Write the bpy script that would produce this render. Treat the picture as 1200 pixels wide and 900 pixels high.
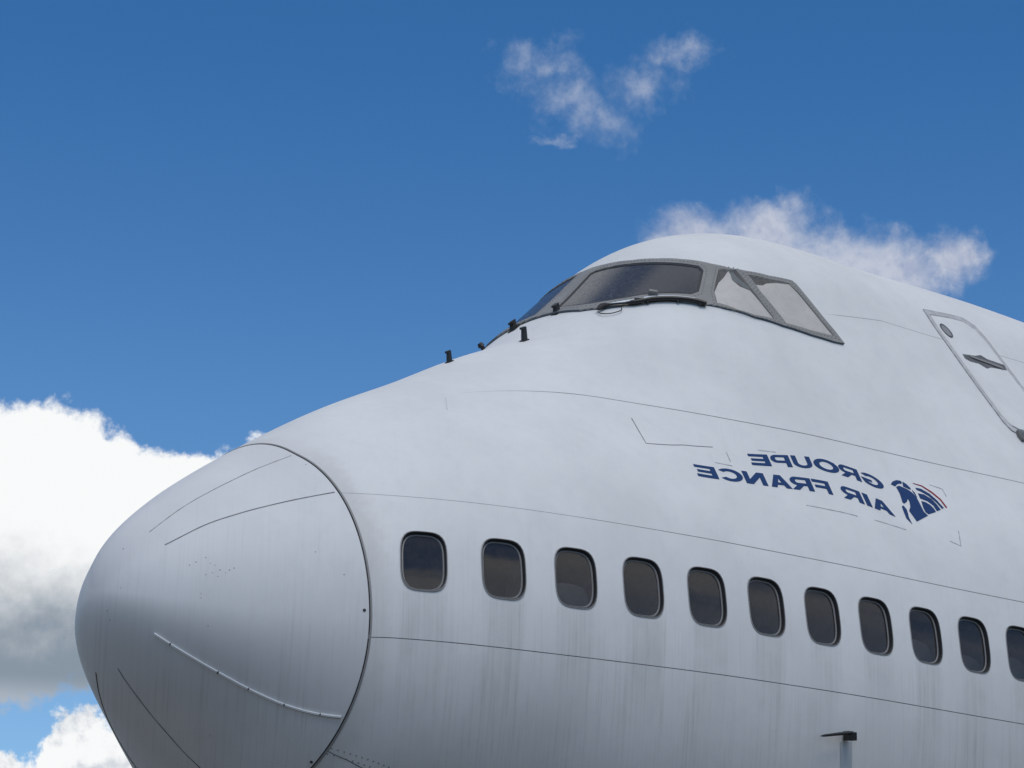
import bpy, bmesh, math, random
import numpy as np
from mathutils import Vector, Matrix
from mathutils.geometry import delaunay_2d_cdt
random.seed(7); rng = np.random.default_rng(7)
scene = bpy.context.scene
for o in list(bpy.data.objects): bpy.data.objects.remove(o)
COL = scene.collection

# ------------------------------------------------------------------ camera
CAM_POS = Vector((-8.93683, -12.97219, -3.63842)); YAW, PITCH, ROLL = 0.77961, 0.32153, 0.019999
F = Vector((math.sin(YAW)*math.cos(PITCH), math.cos(YAW)*math.cos(PITCH), math.sin(PITCH)))
R0 = F.cross(Vector((0, 0, 1))).normalized(); U0 = R0.cross(F)
RT = R0*math.cos(ROLL)+U0*math.sin(ROLL); UP = U0*math.cos(ROLL)-R0*math.sin(ROLL)
cd = bpy.data.cameras.new('camera'); cam = bpy.data.objects.new('camera', cd); COL.objects.link(cam)
cam.matrix_world = Matrix.Translation(CAM_POS) @ Matrix((RT, UP, -F)).transposed().to_4x4()
cd.sensor_width = 36; cd.lens = 36*2757.31/1200; cd.clip_start = .1; cd.clip_end = 30000
scene.camera = cam

# ------------------------------------------------------------------ light
SUN_AZ, SUN_EL = math.radians(214), math.radians(55)     # azimuth from +Y towards +X; a veiled sun high on the camera's side
sl = bpy.data.lights.new('sun', 'SUN'); sl.energy = SUN_E = 1.05; sl.angle = math.radians(30); sl.color = (1, .95, .86)
sun = bpy.data.objects.new('sun', sl); COL.objects.link(sun)
SUN = Vector((math.sin(SUN_AZ)*math.cos(SUN_EL), math.cos(SUN_AZ)*math.cos(SUN_EL), math.sin(SUN_EL)))
sun.rotation_euler = SUN.to_track_quat('Z', 'Y').to_euler()
scene.view_settings.view_transform = 'Standard'; scene.view_settings.look = 'None'
scene.view_settings.exposure = EXPO = 0.12; scene.view_settings.gamma = 1
scene.cycles.max_bounces = 8; scene.cycles.use_denoising = True

class NT:
    """tiny helper for building node trees"""
    def __init__(s, tree): s.t = tree; s.n = tree.nodes; s.l = tree.links
    def new(s, typ, **kw):
        nd = s.n.new(typ)
        for k, v in kw.items(): setattr(nd, k, v)
        return nd
    def put(s, sock, v):
        if v is None: return
        if isinstance(v, bpy.types.NodeSocket): s.l.new(v, sock)
        else: sock.default_value = v
    def m(s, op, a, b=None, c=None, clamp=False):
        nd = s.new('ShaderNodeMath', operation=op, use_clamp=clamp)
        for i, v in enumerate((a, b, c)): s.put(nd.inputs[i], v)
        return nd.outputs[0]
    def vm(s, op, a, b=None, out=0):
        nd = s.new('ShaderNodeVectorMath', operation=op)
        s.put(nd.inputs[0], a); s.put(nd.inputs[1], b)
        return nd.outputs[out]
    def noise(s, vec, scale, detail=4, rough=.55, lac=2.0, dist=0, out='Fac'):
        nd = s.new('ShaderNodeTexNoise'); s.put(nd.inputs['Vector'], vec)
        for k, v in (('Scale', scale), ('Detail', detail), ('Roughness', rough), ('Lacunarity', lac), ('Distortion', dist)): nd.inputs[k].default_value = v
        return nd.outputs[out]
    def ramp(s, x, a, b, c=0, d=1, smooth=True):
        nd = s.new('ShaderNodeMapRange', interpolation_type='SMOOTHSTEP' if smooth else 'LINEAR', clamp=True)
        for i, v in enumerate((x, a, b, c, d)): s.put(nd.inputs[i], v)
        return nd.outputs[0]
    def mix(s, f, a, b):
        nd = s.new('ShaderNodeMix', data_type='RGBA')
        s.put(nd.inputs[0], f); s.put(nd.inputs[6], a); s.put(nd.inputs[7], b)
        return nd.outputs[2]
    def xyz(s, x, y, z):
        nd = s.new('ShaderNodeCombineXYZ')
        for i, v in enumerate((x, y, z)): s.put(nd.inputs[i], v)
        return nd.outputs[0]
    def sep(s, v):
        nd = s.new('ShaderNodeSeparateXYZ'); s.put(nd.inputs[0], v); return nd.outputs

# ------------------------------------------------------------------ sky: Nishita blue plus cumulus given by direction
world = bpy.data.worlds.new('World'); scene.world = world; world.use_nodes = True
SKY_K = 0.10; CLOUD_SEED = (4.3, 2.4, 12)
def build_sky():
    T = NT(world.node_tree); T.n.clear()
    out = T.new('ShaderNodeOutputWorld'); bg = T.new('ShaderNodeBackground'); T.l.new(bg.outputs[0], out.inputs[0])
    sky = T.new('ShaderNodeTexSky', sky_type='NISHITA'); sky.sun_disc = False
    sky.sun_elevation = SUN_EL; sky.sun_rotation = SUN_AZ
    sky.altitude = 100; sky.air_density = 1.0; sky.dust_density = .1; sky.ozone_density = 4.0
    d = T.new('ShaderNodeTexCoord').outputs['Generated']
    x, y, z = T.sep(d)
    # sky coordinates in degrees (azimuth from +Y to +X; elevation)
    az = T.m('MULTIPLY', T.m('ARCTAN2', x, y), 180/math.pi)
    el = T.m('MULTIPLY', T.m('ARCSINE', z), 180/math.pi)
    def sph(px, py):
        v = (F+RT*((px-600)/2757.31)-UP*((py-450)/2757.31)).normalized()
        return math.degrees(math.atan2(v.x, v.y)), math.degrees(math.asin(v.z))
    K = math.degrees(1/2757.31)
    # warp the coordinates so that every outline breaks up into puffs
    w1 = T.noise(d, 28, 6, .6, out='Color'); w2 = T.noise(T.vm('ADD', d, (3.1, 1.7, 5.2)), 95, 5, .62, out='Color')
    wa = T.vm('ADD', T.vm('SCALE', T.vm('SUBTRACT', w1, (.5, .5, .5)), None), T.vm('SUBTRACT', w2, (.5, .5, .5)))
    s1 = T.vm('SUBTRACT', w1, (.5, .5, .5)); s2 = T.vm('SUBTRACT', w2, (.5, .5, .5))
    def scl(v, k):
        nd = T.new('ShaderNodeVectorMath', operation='SCALE'); T.put(nd.inputs[0], v); nd.inputs['Scale'].default_value = k; return nd.outputs[0]
    base = T.xyz(az, el, 0.0)
    def warp(a, b): return T.vm('ADD', T.vm('ADD', base, scl(s1, a)), scl(s2, b))
    def blob(P, px, py, rx, ry, ryb=None):
        a0, e0 = sph(px, py)
        q = T.vm('SUBTRACT', P, (a0, e0, 0))
        c = 1/math.cos(math.radians(e0))
        return T.m('SUBTRACT', 1.0, T.vm('LENGTH', T.vm('MULTIPLY', q, (1/(rx*K*c), 1/(ry*K), 0)), None, 1))
    def union(P, bl):
        r = None
        for b in bl:
            v = blob(P, *b); r = v if r is None else T.m('SMOOTH_MAX', r, v, .12)
        return r
    fine = T.noise(T.vm('ADD', d, (9, 2, 4)), 60, 9, .62)
    fine2 = T.noise(T.vm('ADD', d, (1, 7, 3)), 22, 8, .58)
    # the same noise a little way towards the sun, for relief
    sun_off = tuple(SUN*.004)
    fineS = T.noise(T.vm('ADD', T.vm('ADD', d, (9, 2, 4)), sun_off), 60, 9, .62)
    fine2S = T.noise(T.vm('ADD', T.vm('ADD', d, (1, 7, 3)), tuple(SUN*.012)), 22, 8, .58)
    rel = T.m('ADD', T.m('MULTIPLY', T.m('SUBTRACT', fine, fineS), 1.0), T.m('MULTIPLY', T.m('SUBTRACT', fine2, fine2S), 1.3))
    col = T.mix(1.0, (0, 0, 0, 1), sky.outputs[0])
    skycol = T.vm('MULTIPLY', T.vm('MULTIPLY', sky.outputs[0], (SKY_K,)*3), T.mix(T.ramp(el, 1, 8), (*SKY_HAZE, 1), T.mix(T.ramp(el, 6, 26, smooth=False), (*SKY_LOW, 1), (*SKY_TINT, 1))))
    cur = skycol
    WHITE = (.87, .88, .885, 1); 
    # -- great cumulus behind the nose
    P = warp(1.6, 1.1)
    D1 = union(P, [(-140, 662, 210, 170), (30, 650, 170, 186), (135, 662, 150, 152), (232, 660, 150, 134), (330, 640, 120, 135)])
    D1 = T.m('ADD', D1, T.m('MULTIPLY', T.m('SUBTRACT', fine, .5), .22))
    a1 = T.ramp(D1, .0, .12)
    e_lo = sph(60, 778)[1]; e_hi = sph(60, 625)[1]
    h = T.m('ADD', T.m('DIVIDE', T.m('SUBTRACT', el, e_lo), e_hi-e_lo), T.m('MULTIPLY', T.m('SUBTRACT', fine2, .5), .13))
    h = T.m('ADD', h, T.m('MULTIPLY', rel, .45))
    lit = T.ramp(h, .0, 1.1)
    c1 = T.mix(lit, (.225, .275, .335, 1), WHITE)
    basee = T.ramp(el, sph(60, 828)[1], sph(60, 788)[1], .55, 0)
    c1 = T.mix(basee, c1, (.50,.55,.63, 1))
    cur = T.mix(a1, cur, c1)
    # -- cumulus low on the left
    D2 = union(P, [(102, 945, 78, 116), (-5, 965, 60, 85), (190, 960, 90, 95)])
    D2 = T.m('ADD', D2, T.m('MULTIPLY', T.m('SUBTRACT', fine, .5), .3))
    a2 = T.ramp(D2, .0, .12)
    c2 = T.mix(T.ramp(T.m('ADD', .62, T.m('MULTIPLY', rel, 2.5)), 0, 1), (.52,.56,.62, 1), WHITE)
    cur = T.mix(a2, cur, c2)
    # -- thin cloud behind the crown
    Pb = warp(1.7, .9)
    D3 = union(Pb, [(815, 290, 65, 48), (905, 275, 62, 46), (980, 312, 95, 52), (1055, 325, 72, 48), (1118, 314, 38, 42)])
    D3 = T.m('ADD', D3, T.m('MULTIPLY', T.m('SUBTRACT', fine, .5), .7))
    a3 = T.m('MULTIPLY', T.ramp(D3, -.22, .75), .74)
    c3 = T.mix(T.ramp(T.m('ADD', .5, T.m('MULTIPLY', rel, 2.5)), 0, 1), (.42, .45, .56, 1), (.62, .63, .68, 1))
    cur = T.mix(a3, cur, c3)
    # -- wisps high above
    Pc = warp(1.8, .9)
    D4 = union(Pc, [(638, 76, 62, 36), (672, 108, 60, 40), (702, 136, 52, 50), (800, 58, 54, 30), (752, 98, 56, 34), (668, 158, 40, 10)])
    D4 = T.m('ADD', D4, T.m('MULTIPLY', T.m('SUBTRACT', fine, .5), 1.9))
    D4 = T.m('ADD', D4, T.m('MULTIPLY', T.m('SUBTRACT', fine2, .5), .9))
    a4 = T.m('MULTIPLY', T.m('MULTIPLY', T.ramp(D4, -.1, 1.5), T.ramp(fine, .34, .66, .6, 1.25)), .42)
    cur = T.mix(a4, cur, (.56, .59, .66, 1))
    # -- the rest of the sky, out of frame: the same broken cumulus
    dc = T.vm('SUBTRACT', d, tuple(F)); away = T.ramp(T.vm('LENGTH', dc, None, 1), .30, .55)
    cov = T.noise(T.vm('ADD', d, CLOUD_SEED), 2.6, 9, .55)
    D5 = T.m('ADD', T.m('SUBTRACT', cov, .475), T.m('MULTIPLY', T.m('SUBTRACT', fine2, .5), .12))
    a5 = T.m('MULTIPLY', T.m('MULTIPLY', T.ramp(D5, 0, .05), away), T.ramp(el, 10, 38))
    c5 = T.mix(T.ramp(D5, .0, .3), (.88, .88, .88, 1), (.60, .63, .68, 1))
    cur = T.mix(a5, cur, c5)
    T.l.new(cur, bg.inputs[0]); bg.inputs[1].default_value = 1.0
    world.cycles.sampling_method = 'MANUAL'; world.cycles.sample_map_resolution = 512
SKY_TINT = (.33, .74, 1.02); SKY_LOW = (.86, .98, 1.04); SKY_HAZE = (.62, .58, .55)
build_sky()

# ------------------------------------------------------------------ fuselage surface: profiles of half-width, crown, keel, lobe centre, crown radius
XK=np.array([0.0, 0.12, 0.4, 0.9, 1.5, 2.1, 2.5, 2.8, 3.1, 3.4, 3.8, 4.2, 4.6, 5.1, 5.6, 6.4, 7.5, 9.0, 11.0, 14.0])
PK=[np.array([0]+r) for r in [[0.4117, 0.7809, 1.2278, 1.6389, 1.9107, 2.0566, 2.1587, 2.256, 2.348, 2.4579, 2.5494, 2.6375, 2.7333, 2.8168, 2.9504, 3.1347, 3.2621, 3.3049, 3.2883], [0.2864, 0.5304, 0.8017, 1.1241, 1.5972, 1.9306, 2.1594, 2.3609, 2.5313, 2.7534, 3.0931, 3.4614, 3.9215, 4.2008, 4.4011, 4.4825, 4.5998, 4.6869, 4.7619], [-0.3143, -0.6391, -1.0923, -1.5823, -1.7705, -1.8897, -2.0011, -2.1235, -2.2463, -2.3847, -2.4989, -2.6043, -2.7118, -2.802, -2.9048, -2.9965, -3.0747, -3.0885, -3.0998], [-0.0741, -0.1398, -0.1747, -0.1712, -0.0969, -0.0714, -0.0752, -0.0901, -0.1065, -0.1205, -0.1238, -0.1219, -0.1042, -0.0887, -0.032, 0.0605, 0.1445, 0.1583, 0.1794], [0.3266, 0.6213, 0.9841, 1.2875, 1.5073, 1.6049, 1.6531, 1.681, 1.689, 1.6763, 1.6526, 1.6205, 1.5935, 1.5764, 1.5946, 1.664, 1.801, 1.9064, 2.0095]]]
# half section key: camera [-8.93683, -12.97219, -3.63842, 0.77961, 0.32153, 0.01999, 2757.30991]
STRIPS=[[(0.198,0.8171),(0.41,0.8422),(0.658,0.8481),(0.89,0.8522),(1.124,0.8498)],[(0.225,0.7034),(0.424,0.7249),(0.624,0.7229),(0.829,0.7172),(1.138,0.7091)],[(0.2,0.2672),(0.328,0.269),(0.564,0.27),(0.7,0.2719),(0.865,0.2797),(1.019,0.2937),(1.176,0.3126)],[(0.253,1.9654),(0.409,1.9805),(0.552,1.9888),(0.664,1.9973),(0.795,2.0068),(0.888,2.0189)],[(0.299,1.798),(0.445,1.7665),(0.653,1.7369),(0.825,1.7299),(0.949,1.749),(1.019,1.7709)]]
ZA=[0.0006,-0.0052,-0.3082]
ZB=[0.0015,-0.0218,0.7538]
ZC=[-0.0016,0.0134,1.8689]
ZD=[0.1896,2.1195]
ZE=[-0.446,-0.4915]
ZE2=[-0.3003,-0.6498]
PANE1=[(4.249,0.982),(4.372,0.9842),(4.56,0.99),(4.696,0.9931),(4.777,0.995),(4.799,0.9725),(4.827,0.9489),(4.889,0.9219),(4.978,0.897),(5.071,0.8773),(4.938,0.8634),(4.821,0.8517),(4.666,0.8743),(4.563,0.8914),(4.39,0.9135),(4.25,0.9428),(4.24,0.9773)]
PANE1L=[(4.25,1.0354),(4.223,1.0038),(4.366,1.0063),(4.61,1.0126),(4.829,1.0155)]
PANE2=[(5.161,0.867),(5.219,0.8633),(5.301,0.8581),(5.305,0.8461),(5.31,0.8331),(5.35,0.8118),(5.393,0.7942),(5.199,0.8028),(5.057,0.8147),(4.911,0.833),(4.959,0.8454),(5.053,0.8558)]
PANE3=[(5.373,0.849),(5.582,0.8401),(5.804,0.8349),(5.852,0.8253),(5.922,0.806),(5.978,0.7894),(6.03,0.7754),(5.772,0.7796),(5.504,0.7883),(5.457,0.8055),(5.393,0.8264)]
BLIND2=[(5.23,0.8606),(5.222,0.8558),(5.192,0.8484),(5.22,0.8381),(5.295,0.8305),(5.346,0.8111),(5.393,0.7942),(5.199,0.8028),(5.057,0.8147),(4.925,0.8331),(4.966,0.8449),(5.058,0.8521),(5.134,0.8548)]
FLAP2=[(5.233,0.8586),(5.262,0.8569),(5.261,0.8497),(5.292,0.8386),(5.31,0.8307),(5.244,0.8363),(5.192,0.8484)]
BLIND3=[(5.392,0.8357),(5.472,0.8338),(5.518,0.8356),(5.644,0.8358),(5.797,0.8343),(5.85,0.8249),(5.92,0.8057),(5.976,0.7891),(6.024,0.7757),(5.775,0.7801),(5.51,0.7887),(5.458,0.8058),(5.408,0.8227)]
FRAME=[[(4.872,1.0182),(4.863,1.0023),(4.855,0.9851),(4.872,0.9539),(4.933,0.927),(5.022,0.9024),(5.125,0.8817),(5.156,0.876),(5.263,0.8624),(5.392,0.8538),(5.609,0.8443),(5.86,0.8386),(5.888,0.8344),(5.95,0.817),(6.015,0.7972),(6.071,0.7824),(6.112,0.7684)],[(5.994,0.7692),(5.747,0.7751),(5.457,0.7861),(5.191,0.8013),(4.963,0.8223),(4.827,0.8383),(4.815,0.8367),(4.686,0.8563),(4.61,0.8703),(4.521,0.8817),(4.397,0.8955),(4.269,0.9159),(4.188,0.9421),(4.168,0.9757),(4.168,0.9972),(4.191,1.0163)]]
DOOR=[(7.731,0.85),(8.144,0.8529),(8.378,0.8533),(8.494,0.8478)]
DOORF=[(7.731,0.85),(7.685,0.8071),(7.686,0.7605),(7.744,0.7308),(7.81,0.7096),(7.829,0.705)]
PORT=[(7.858,0.8253)]
PORTV=[(7.824,0.8316),(7.908,0.8196)]
HANDLE=[(7.846,0.796),(8.046,0.7982),(8.146,0.8012),(8.213,0.7975),(8.441,0.7948),(8.418,0.788),(8.247,0.7871),(8.167,0.7865),(8.091,0.7834),(8.008,0.7879),(7.888,0.788),(7.837,0.7906)]
STEP=[(7.819,0.7039),(7.788,0.6974),(7.797,0.6917),(7.83,0.6923),(7.911,0.7026),(7.886,0.7051)]
TX1=[(4.42,0.6584),(5.687,0.6066),(5.692,0.6194),(4.434,0.6718)]
TX2=[(3.82,0.6584),(5.608,0.5822),(5.612,0.5951),(3.844,0.6745)]
LOGO=[[(5.784,0.6148),(5.817,0.6177),(5.87,0.6196),(5.913,0.6193),(5.924,0.6179),(5.905,0.6159),(5.886,0.6163),(5.855,0.6151),(5.824,0.6129),(5.804,0.6135)],[(5.935,0.6185),(5.966,0.6161),(5.987,0.6124),(5.98,0.6107),(5.952,0.6118),(5.914,0.6134),(5.921,0.6157)],[(5.828,0.6123),(5.869,0.6139),(5.903,0.6124),(5.945,0.6106),(5.977,0.6079),(5.998,0.6042),(6.001,0.5995),(5.999,0.5946),(5.997,0.5888),(6.02,0.5847),(5.86,0.5774),(5.835,0.5879),(5.874,0.5925),(5.893,0.5975),(5.893,0.6009),(5.861,0.5972),(5.821,0.5952),(5.809,0.5963),(5.824,0.6022),(5.831,0.6062)],[(5.777,0.592),(5.8,0.5931),(5.813,0.5891),(5.806,0.5857),(5.791,0.5808),(5.791,0.5742),(5.759,0.5796),(5.766,0.5854)],[(5.993,0.6108),(6.01,0.6078),(6.006,0.6027),(6.003,0.6046),(5.993,0.608)],[(6.046,0.614),(6.107,0.6134),(6.176,0.6091),(6.222,0.6029),(6.255,0.5949),(6.225,0.5933),(6.196,0.6001),(6.147,0.6059),(6.094,0.6093),(6.047,0.6111)],[(6.04,0.6081),(6.105,0.6076),(6.165,0.6036),(6.195,0.5982),(6.207,0.5924),(6.15,0.5902),(6.142,0.5961),(6.103,0.6),(6.05,0.6016),(6.035,0.6022)],[(6.032,0.6002),(6.078,0.5993),(6.115,0.5968),(6.135,0.5932),(6.139,0.5894),(6.037,0.5859),(6.013,0.588),(6.012,0.5923)]]
LOGOR=[(6.047,0.6184),(6.138,0.6168),(6.218,0.6111),(6.272,0.6045),(6.293,0.5962),(6.277,0.5954),(6.258,0.6033),(6.204,0.6098),(6.129,0.6158),(6.053,0.6176)]
MARKS=[[(3.608,0.751),(3.55,0.7093),(3.884,0.7026),(4.15,0.6906)],[(4.247,0.6803),(4.23,0.6684)],[(4.075,0.6719),(4.22,0.6631)],[(4.559,0.672),(4.719,0.6632)],[(5.113,0.6416),(5.254,0.6363)],[(4.735,0.6019),(4.975,0.5906),(5.22,0.581)],[(5.39,0.5766),(5.693,0.568)],[(6.28,0.5728),(6.228,0.5576),(6.128,0.5612)],[(6.234,0.6189),(6.357,0.6161),(6.357,0.6082)],[(2.364,0.8557),(2.241,0.8226)],[(2.815,0.8661),(2.79,0.8491)]]
WIPER=[(4.204,0.9186),(4.259,0.9178),(4.299,0.9115),(4.366,0.8989),(4.421,0.8911),(4.462,0.8865),(4.521,0.8808),(4.612,0.8688),(4.708,0.8549),(4.772,0.845),(4.818,0.8367)]
WBR=[(4.453,0.891),(4.573,0.8864)]
WTUBE=[(4.199,0.9172),(4.187,0.9113),(4.213,0.9031),(4.252,0.8983),(4.297,0.896),(4.322,0.9004)]
SILL=[(4.254,0.9221),(4.345,0.9094),(4.446,0.8945),(4.52,0.8876),(4.594,0.877),(4.692,0.8621),(4.773,0.8494)]
NOZ=[(3.042,0.9788),(3.685,0.9561),(4.061,1.0653),(4.122,1.0283),(4.182,0.9744)]
PITOT=[(4.766,0.3968),(4.505,0.4024)]
PLATE=[(4.727,0.3922),(4.838,0.3915),(4.881,0.3707),(4.779,0.3711)]
SPECK=[(1.15,0.4834),(1.182,0.2203),(0.294,0.5796),(0.325,0.5884),(0.374,0.6001),(0.388,0.5779),(0.407,0.5699),(0.426,0.5527),(0.451,0.5435),(0.471,0.551),(0.494,0.5559),(0.359,0.5397),(0.39,0.5453),(0.414,0.5325),(0.333,0.4746),(0.333,0.4595),(0.386,0.3806),(0.058,0.1003),(0.081,0.8462),(1.124,0.803),(0.916,0.5847),(1.048,0.5404),(0.754,0.1078),(0.034,0.472),(0.032,0.1349)]

def spl(xk, yk, x):
    n = len(xk); h = np.diff(xk); A = np.zeros((n, n)); b = np.zeros(n); A[0, 0] = A[-1, -1] = 1
    for i in range(1, n-1):
        A[i, i-1] = h[i-1]; A[i, i] = 2*(h[i-1]+h[i]); A[i, i+1] = h[i]
        b[i] = 6*((yk[i+1]-yk[i])/h[i]-(yk[i]-yk[i-1])/h[i-1])
    m = np.linalg.solve(A, b); x = np.minimum(x, xk[-1]); i = np.clip(np.searchsorted(xk, x)-1, 0, n-2)
    t = x-xk[i]; hi = h[i]; u = xk[i+1]-x
    return (m[i]*u**3+m[i+1]*t**3)/(6*hi)+(yk[i]/hi-m[i]*hi/6)*u+(yk[i+1]/hi-m[i+1]*hi/6)*t
SK = np.sqrt(XK)
def section(x, NB=60, NL=60, NSt=40, NU=60):
    """half sections at stations x: half-breadths and heights from keel to crown"""
    q = np.sqrt(np.maximum(np.asarray(x, float), 1e-5))
    w, top, bot, zl, ru = [spl(SK, k, q)[:, None] for k in PK]
    w = np.maximum(w, 1e-3); ru = np.clip(ru, .05*w, w*.999)
    zb = zl+(w-ru)*1.02; e = top-ru-zb; zu = zb+.5*(e+np.sqrt(e*e+.05*np.minimum(1, w))); d = zu-zl
    ft = np.arcsin(np.clip((w-ru)/np.maximum(d, 1e-6), -1, .999))
    a = np.linspace(-np.pi/2, 0, NB, endpoint=False)[None]; Y = [w*np.cos(a)]; Z = [zl+(zl-bot)*np.sin(a)]
    t = np.linspace(0, 1, NL)[None]; Y.append(w*np.cos(ft*t)); Z.append(zl+w*np.sin(ft*t))
    t = np.linspace(0, 1, NSt+2)[None, 1:-1]; y0 = w*np.cos(ft); z0 = zl+w*np.sin(ft); y1 = ru*np.cos(ft); z1 = zu+ru*np.sin(ft)
    Y.append(y0+(y1-y0)*t); Z.append(z0+(z1-z0)*t)
    f = ft+(np.pi/2-ft)*np.linspace(0, 1, NU)[None]; Y.append(ru*np.cos(f)); Z.append(zu+ru*np.sin(f))
    Y = np.hstack(Y); Z = np.hstack(Z)
    S = np.concatenate([np.zeros((len(Y), 1)), np.cumsum(np.hypot(np.diff(Y, axis=1), np.diff(Z, axis=1)), 1)], 1)
    return Y, Z, S/S[:, -1:]
GX = np.unique(np.concatenate([np.linspace(0, 1.1, 111)**2, np.arange(1.2, 30.01, .02)]))
SG = np.linspace(0, 1, 321)
_Y, _Z, _S = section(GX)
GY = np.array([np.interp(SG, _S[i], _Y[i]) for i in range(len(GX))]); GZ = np.array([np.interp(SG, _S[i], _Z[i]) for i in range(len(GX))])
def P(x, s):
    """surface point; s runs 0 (keel) to 1 (crown) on the near side, on to 2 (keel) on the far side"""
    x, s = np.broadcast_arrays(np.asarray(x, float), np.asarray(s, float)); s = np.where(s < 0, s+2, np.where(s > 2, s-2, s)); side = np.where(s <= 1, -1., 1.); s = np.where(s <= 1, s, 2-s)
    i = np.clip(np.searchsorted(GX, x)-1, 0, len(GX)-2); t = (x-GX[i])/(GX[i+1]-GX[i])
    f = np.clip(s, 0, 1)*(len(SG)-1); j = np.clip(f.astype(int), 0, len(SG)-2); v = f-j
    def bi(G): return (1-t)*((1-v)*G[i, j]+v*G[i, j+1])+t*((1-v)*G[i+1, j]+v*G[i+1, j+1])
    return np.stack([x, side*bi(GY), bi(GZ)], -1)
def frame_at(x, s):
    x, s = np.broadcast_arrays(np.asarray(x, float), np.asarray(s, float))
    e = np.minimum(.03, x*.4+1e-4); tx = P(x+e, s)-P(x-e, s); ts = P(x, s+.006)-P(x, s-.006)
    tx /= np.linalg.norm(tx, axis=-1, keepdims=True); ts /= np.maximum(np.linalg.norm(ts, axis=-1, keepdims=True), 1e-9)
    n = np.cross(tx, ts); n /= np.maximum(np.linalg.norm(n, axis=-1, keepdims=True), 1e-9)
    return tx, ts, n
def N(x, s):
    return frame_at(x, s)[2]
def SZ(x, z):
    """section parameter at height z"""
    x = np.atleast_1d(np.asarray(x, float)); z = np.broadcast_to(np.asarray(z, float), x.shape)
    i = np.clip(np.searchsorted(GX, x)-1, 0, len(GX)-2); t = (x-GX[i])/(GX[i+1]-GX[i])
    return np.array([np.interp(z[k], (1-t[k])*GZ[i[k]]+t[k]*GZ[i[k]+1], SG) for k in range(len(x))])

# ------------------------------------------------------------------ object helpers
def tag(o, label=None, cat=None, group=None, kind=None):
    for k, v in (('label', label), ('category', cat), ('group', group), ('kind', kind)):
        if v: o[k] = v
    return o
def empty(name, loc, label, cat):
    o = bpy.data.objects.new(name, None); COL.objects.link(o); o.location = loc; o.empty_display_size = .5
    return tag(o, label, cat)
def obj(name, V, Fc, mat, parent=None, normals=None, smooth=True, mats=None, fmat=None):
    me = bpy.data.meshes.new(name); me.from_pydata([tuple(map(float, v)) for v in V], [], [tuple(f) for f in Fc])
    for m_ in ([mat] if mats is None else mats): me.materials.append(m_)
    me.update()
    if smooth: me.polygons.foreach_set('use_smooth', [True]*len(me.polygons))
    if fmat is not None: me.polygons.foreach_set('material_index', list(fmat))
    if normals is not None: me.normals_split_custom_set_from_vertices([tuple(map(float, n)) for n in normals])
    o = bpy.data.objects.new(name, me); COL.objects.link(o)
    if parent: o.parent = parent
    return o
class Mesh:
    def __init__(s): s.V = []; s.F = []
    def add(s, V, Fc):
        k = len(s.V); s.V += [tuple(map(float, v)) for v in V]; s.F += [tuple(i+k for i in f) for f in Fc]
    def tube(s, pts, r, n=8, caps=True):
        pts = [Vector(p) for p in pts]; k = len(pts); rr = r if hasattr(r, '__len__') else [r]*k
        V = []; prev = None
        for i, p in enumerate(pts):
            t = (pts[min(i+1, k-1)]-pts[max(i-1, 0)]).normalized()
            u = prev if prev is not None else (Vector((0, 0, 1)) if abs(t.z) < .9 else Vector((1, 0, 0)))
            u = (u-t*u.dot(t)).normalized(); prev = u; w = t.cross(u)
            V += [p+(u*math.cos(2*math.pi*j/n)+w*math.sin(2*math.pi*j/n))*rr[i] for j in range(n)]
        Fc = [(i*n+j, i*n+(j+1) % n, (i+1)*n+(j+1) % n, (i+1)*n+j) for i in range(k-1) for j in range(n)]
        if caps: Fc += [tuple(range(n))[::-1], tuple((k-1)*n+j for j in range(n))]
        s.add(V, Fc)
    def box(s, c, ax, half, taper=1.0):
        ax = [Vector(a).normalized() for a in ax]; c = Vector(c)
        V = [c+ax[0]*(half[0]*a*(taper if d > 0 else 1))+ax[1]*(half[1]*b*(taper if d > 0 else 1))+ax[2]*(half[2]*d) for d in (-1, 1) for b in (-1, 1) for a in (-1, 1)]
        s.add(V, [(0, 2, 3, 1), (4, 5, 7, 6), (0, 1, 5, 4), (2, 6, 7, 3), (0, 4, 6, 2), (1, 3, 7, 5)])
    def obj(s, name, mat, parent=None, smooth=False, kind=None):
        o = obj(name, s.V, s.F, mat, parent, smooth=smooth)
        if smooth:
            try: o.data.set_sharp_from_angle(angle=math.radians(40))
            except Exception: pass
        return tag(o, kind=kind)
SS = 8.0          # metres per unit of the section parameter, near enough
def dens(loop, h):
    out = []
    for a, b in zip(loop, loop[1:]+loop[:1]):
        n = max(1, int(math.hypot(b[0]-a[0], (b[1]-a[1])*SS)/h))
        out += [(a[0]+(b[0]-a[0])*k/n, a[1]+(b[1]-a[1])*k/n) for k in range(n)]
    return out
def inside(pt, loops):
    c = False
    for L in loops:
        for (x1, y1), (x2, y2) in zip(L, L[1:]+L[:1]):
            if (y1 > pt[1]) != (y2 > pt[1]) and pt[0] < (x2-x1)*(pt[1]-y1)/(y2-y1)+x1: c = not c
    return c
def smooth_loop(pts, it=2, closed=True):
    """Chaikin corner cutting"""
    for _ in range(it):
        out = []
        for a, b in zip(pts, pts[1:]+pts[:1]):
            out += [(a[0]*.75+b[0]*.25, a[1]*.75+b[1]*.25), (a[0]*.25+b[0]*.75, a[1]*.25+b[1]*.75)]
        pts = out
    return pts
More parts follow.
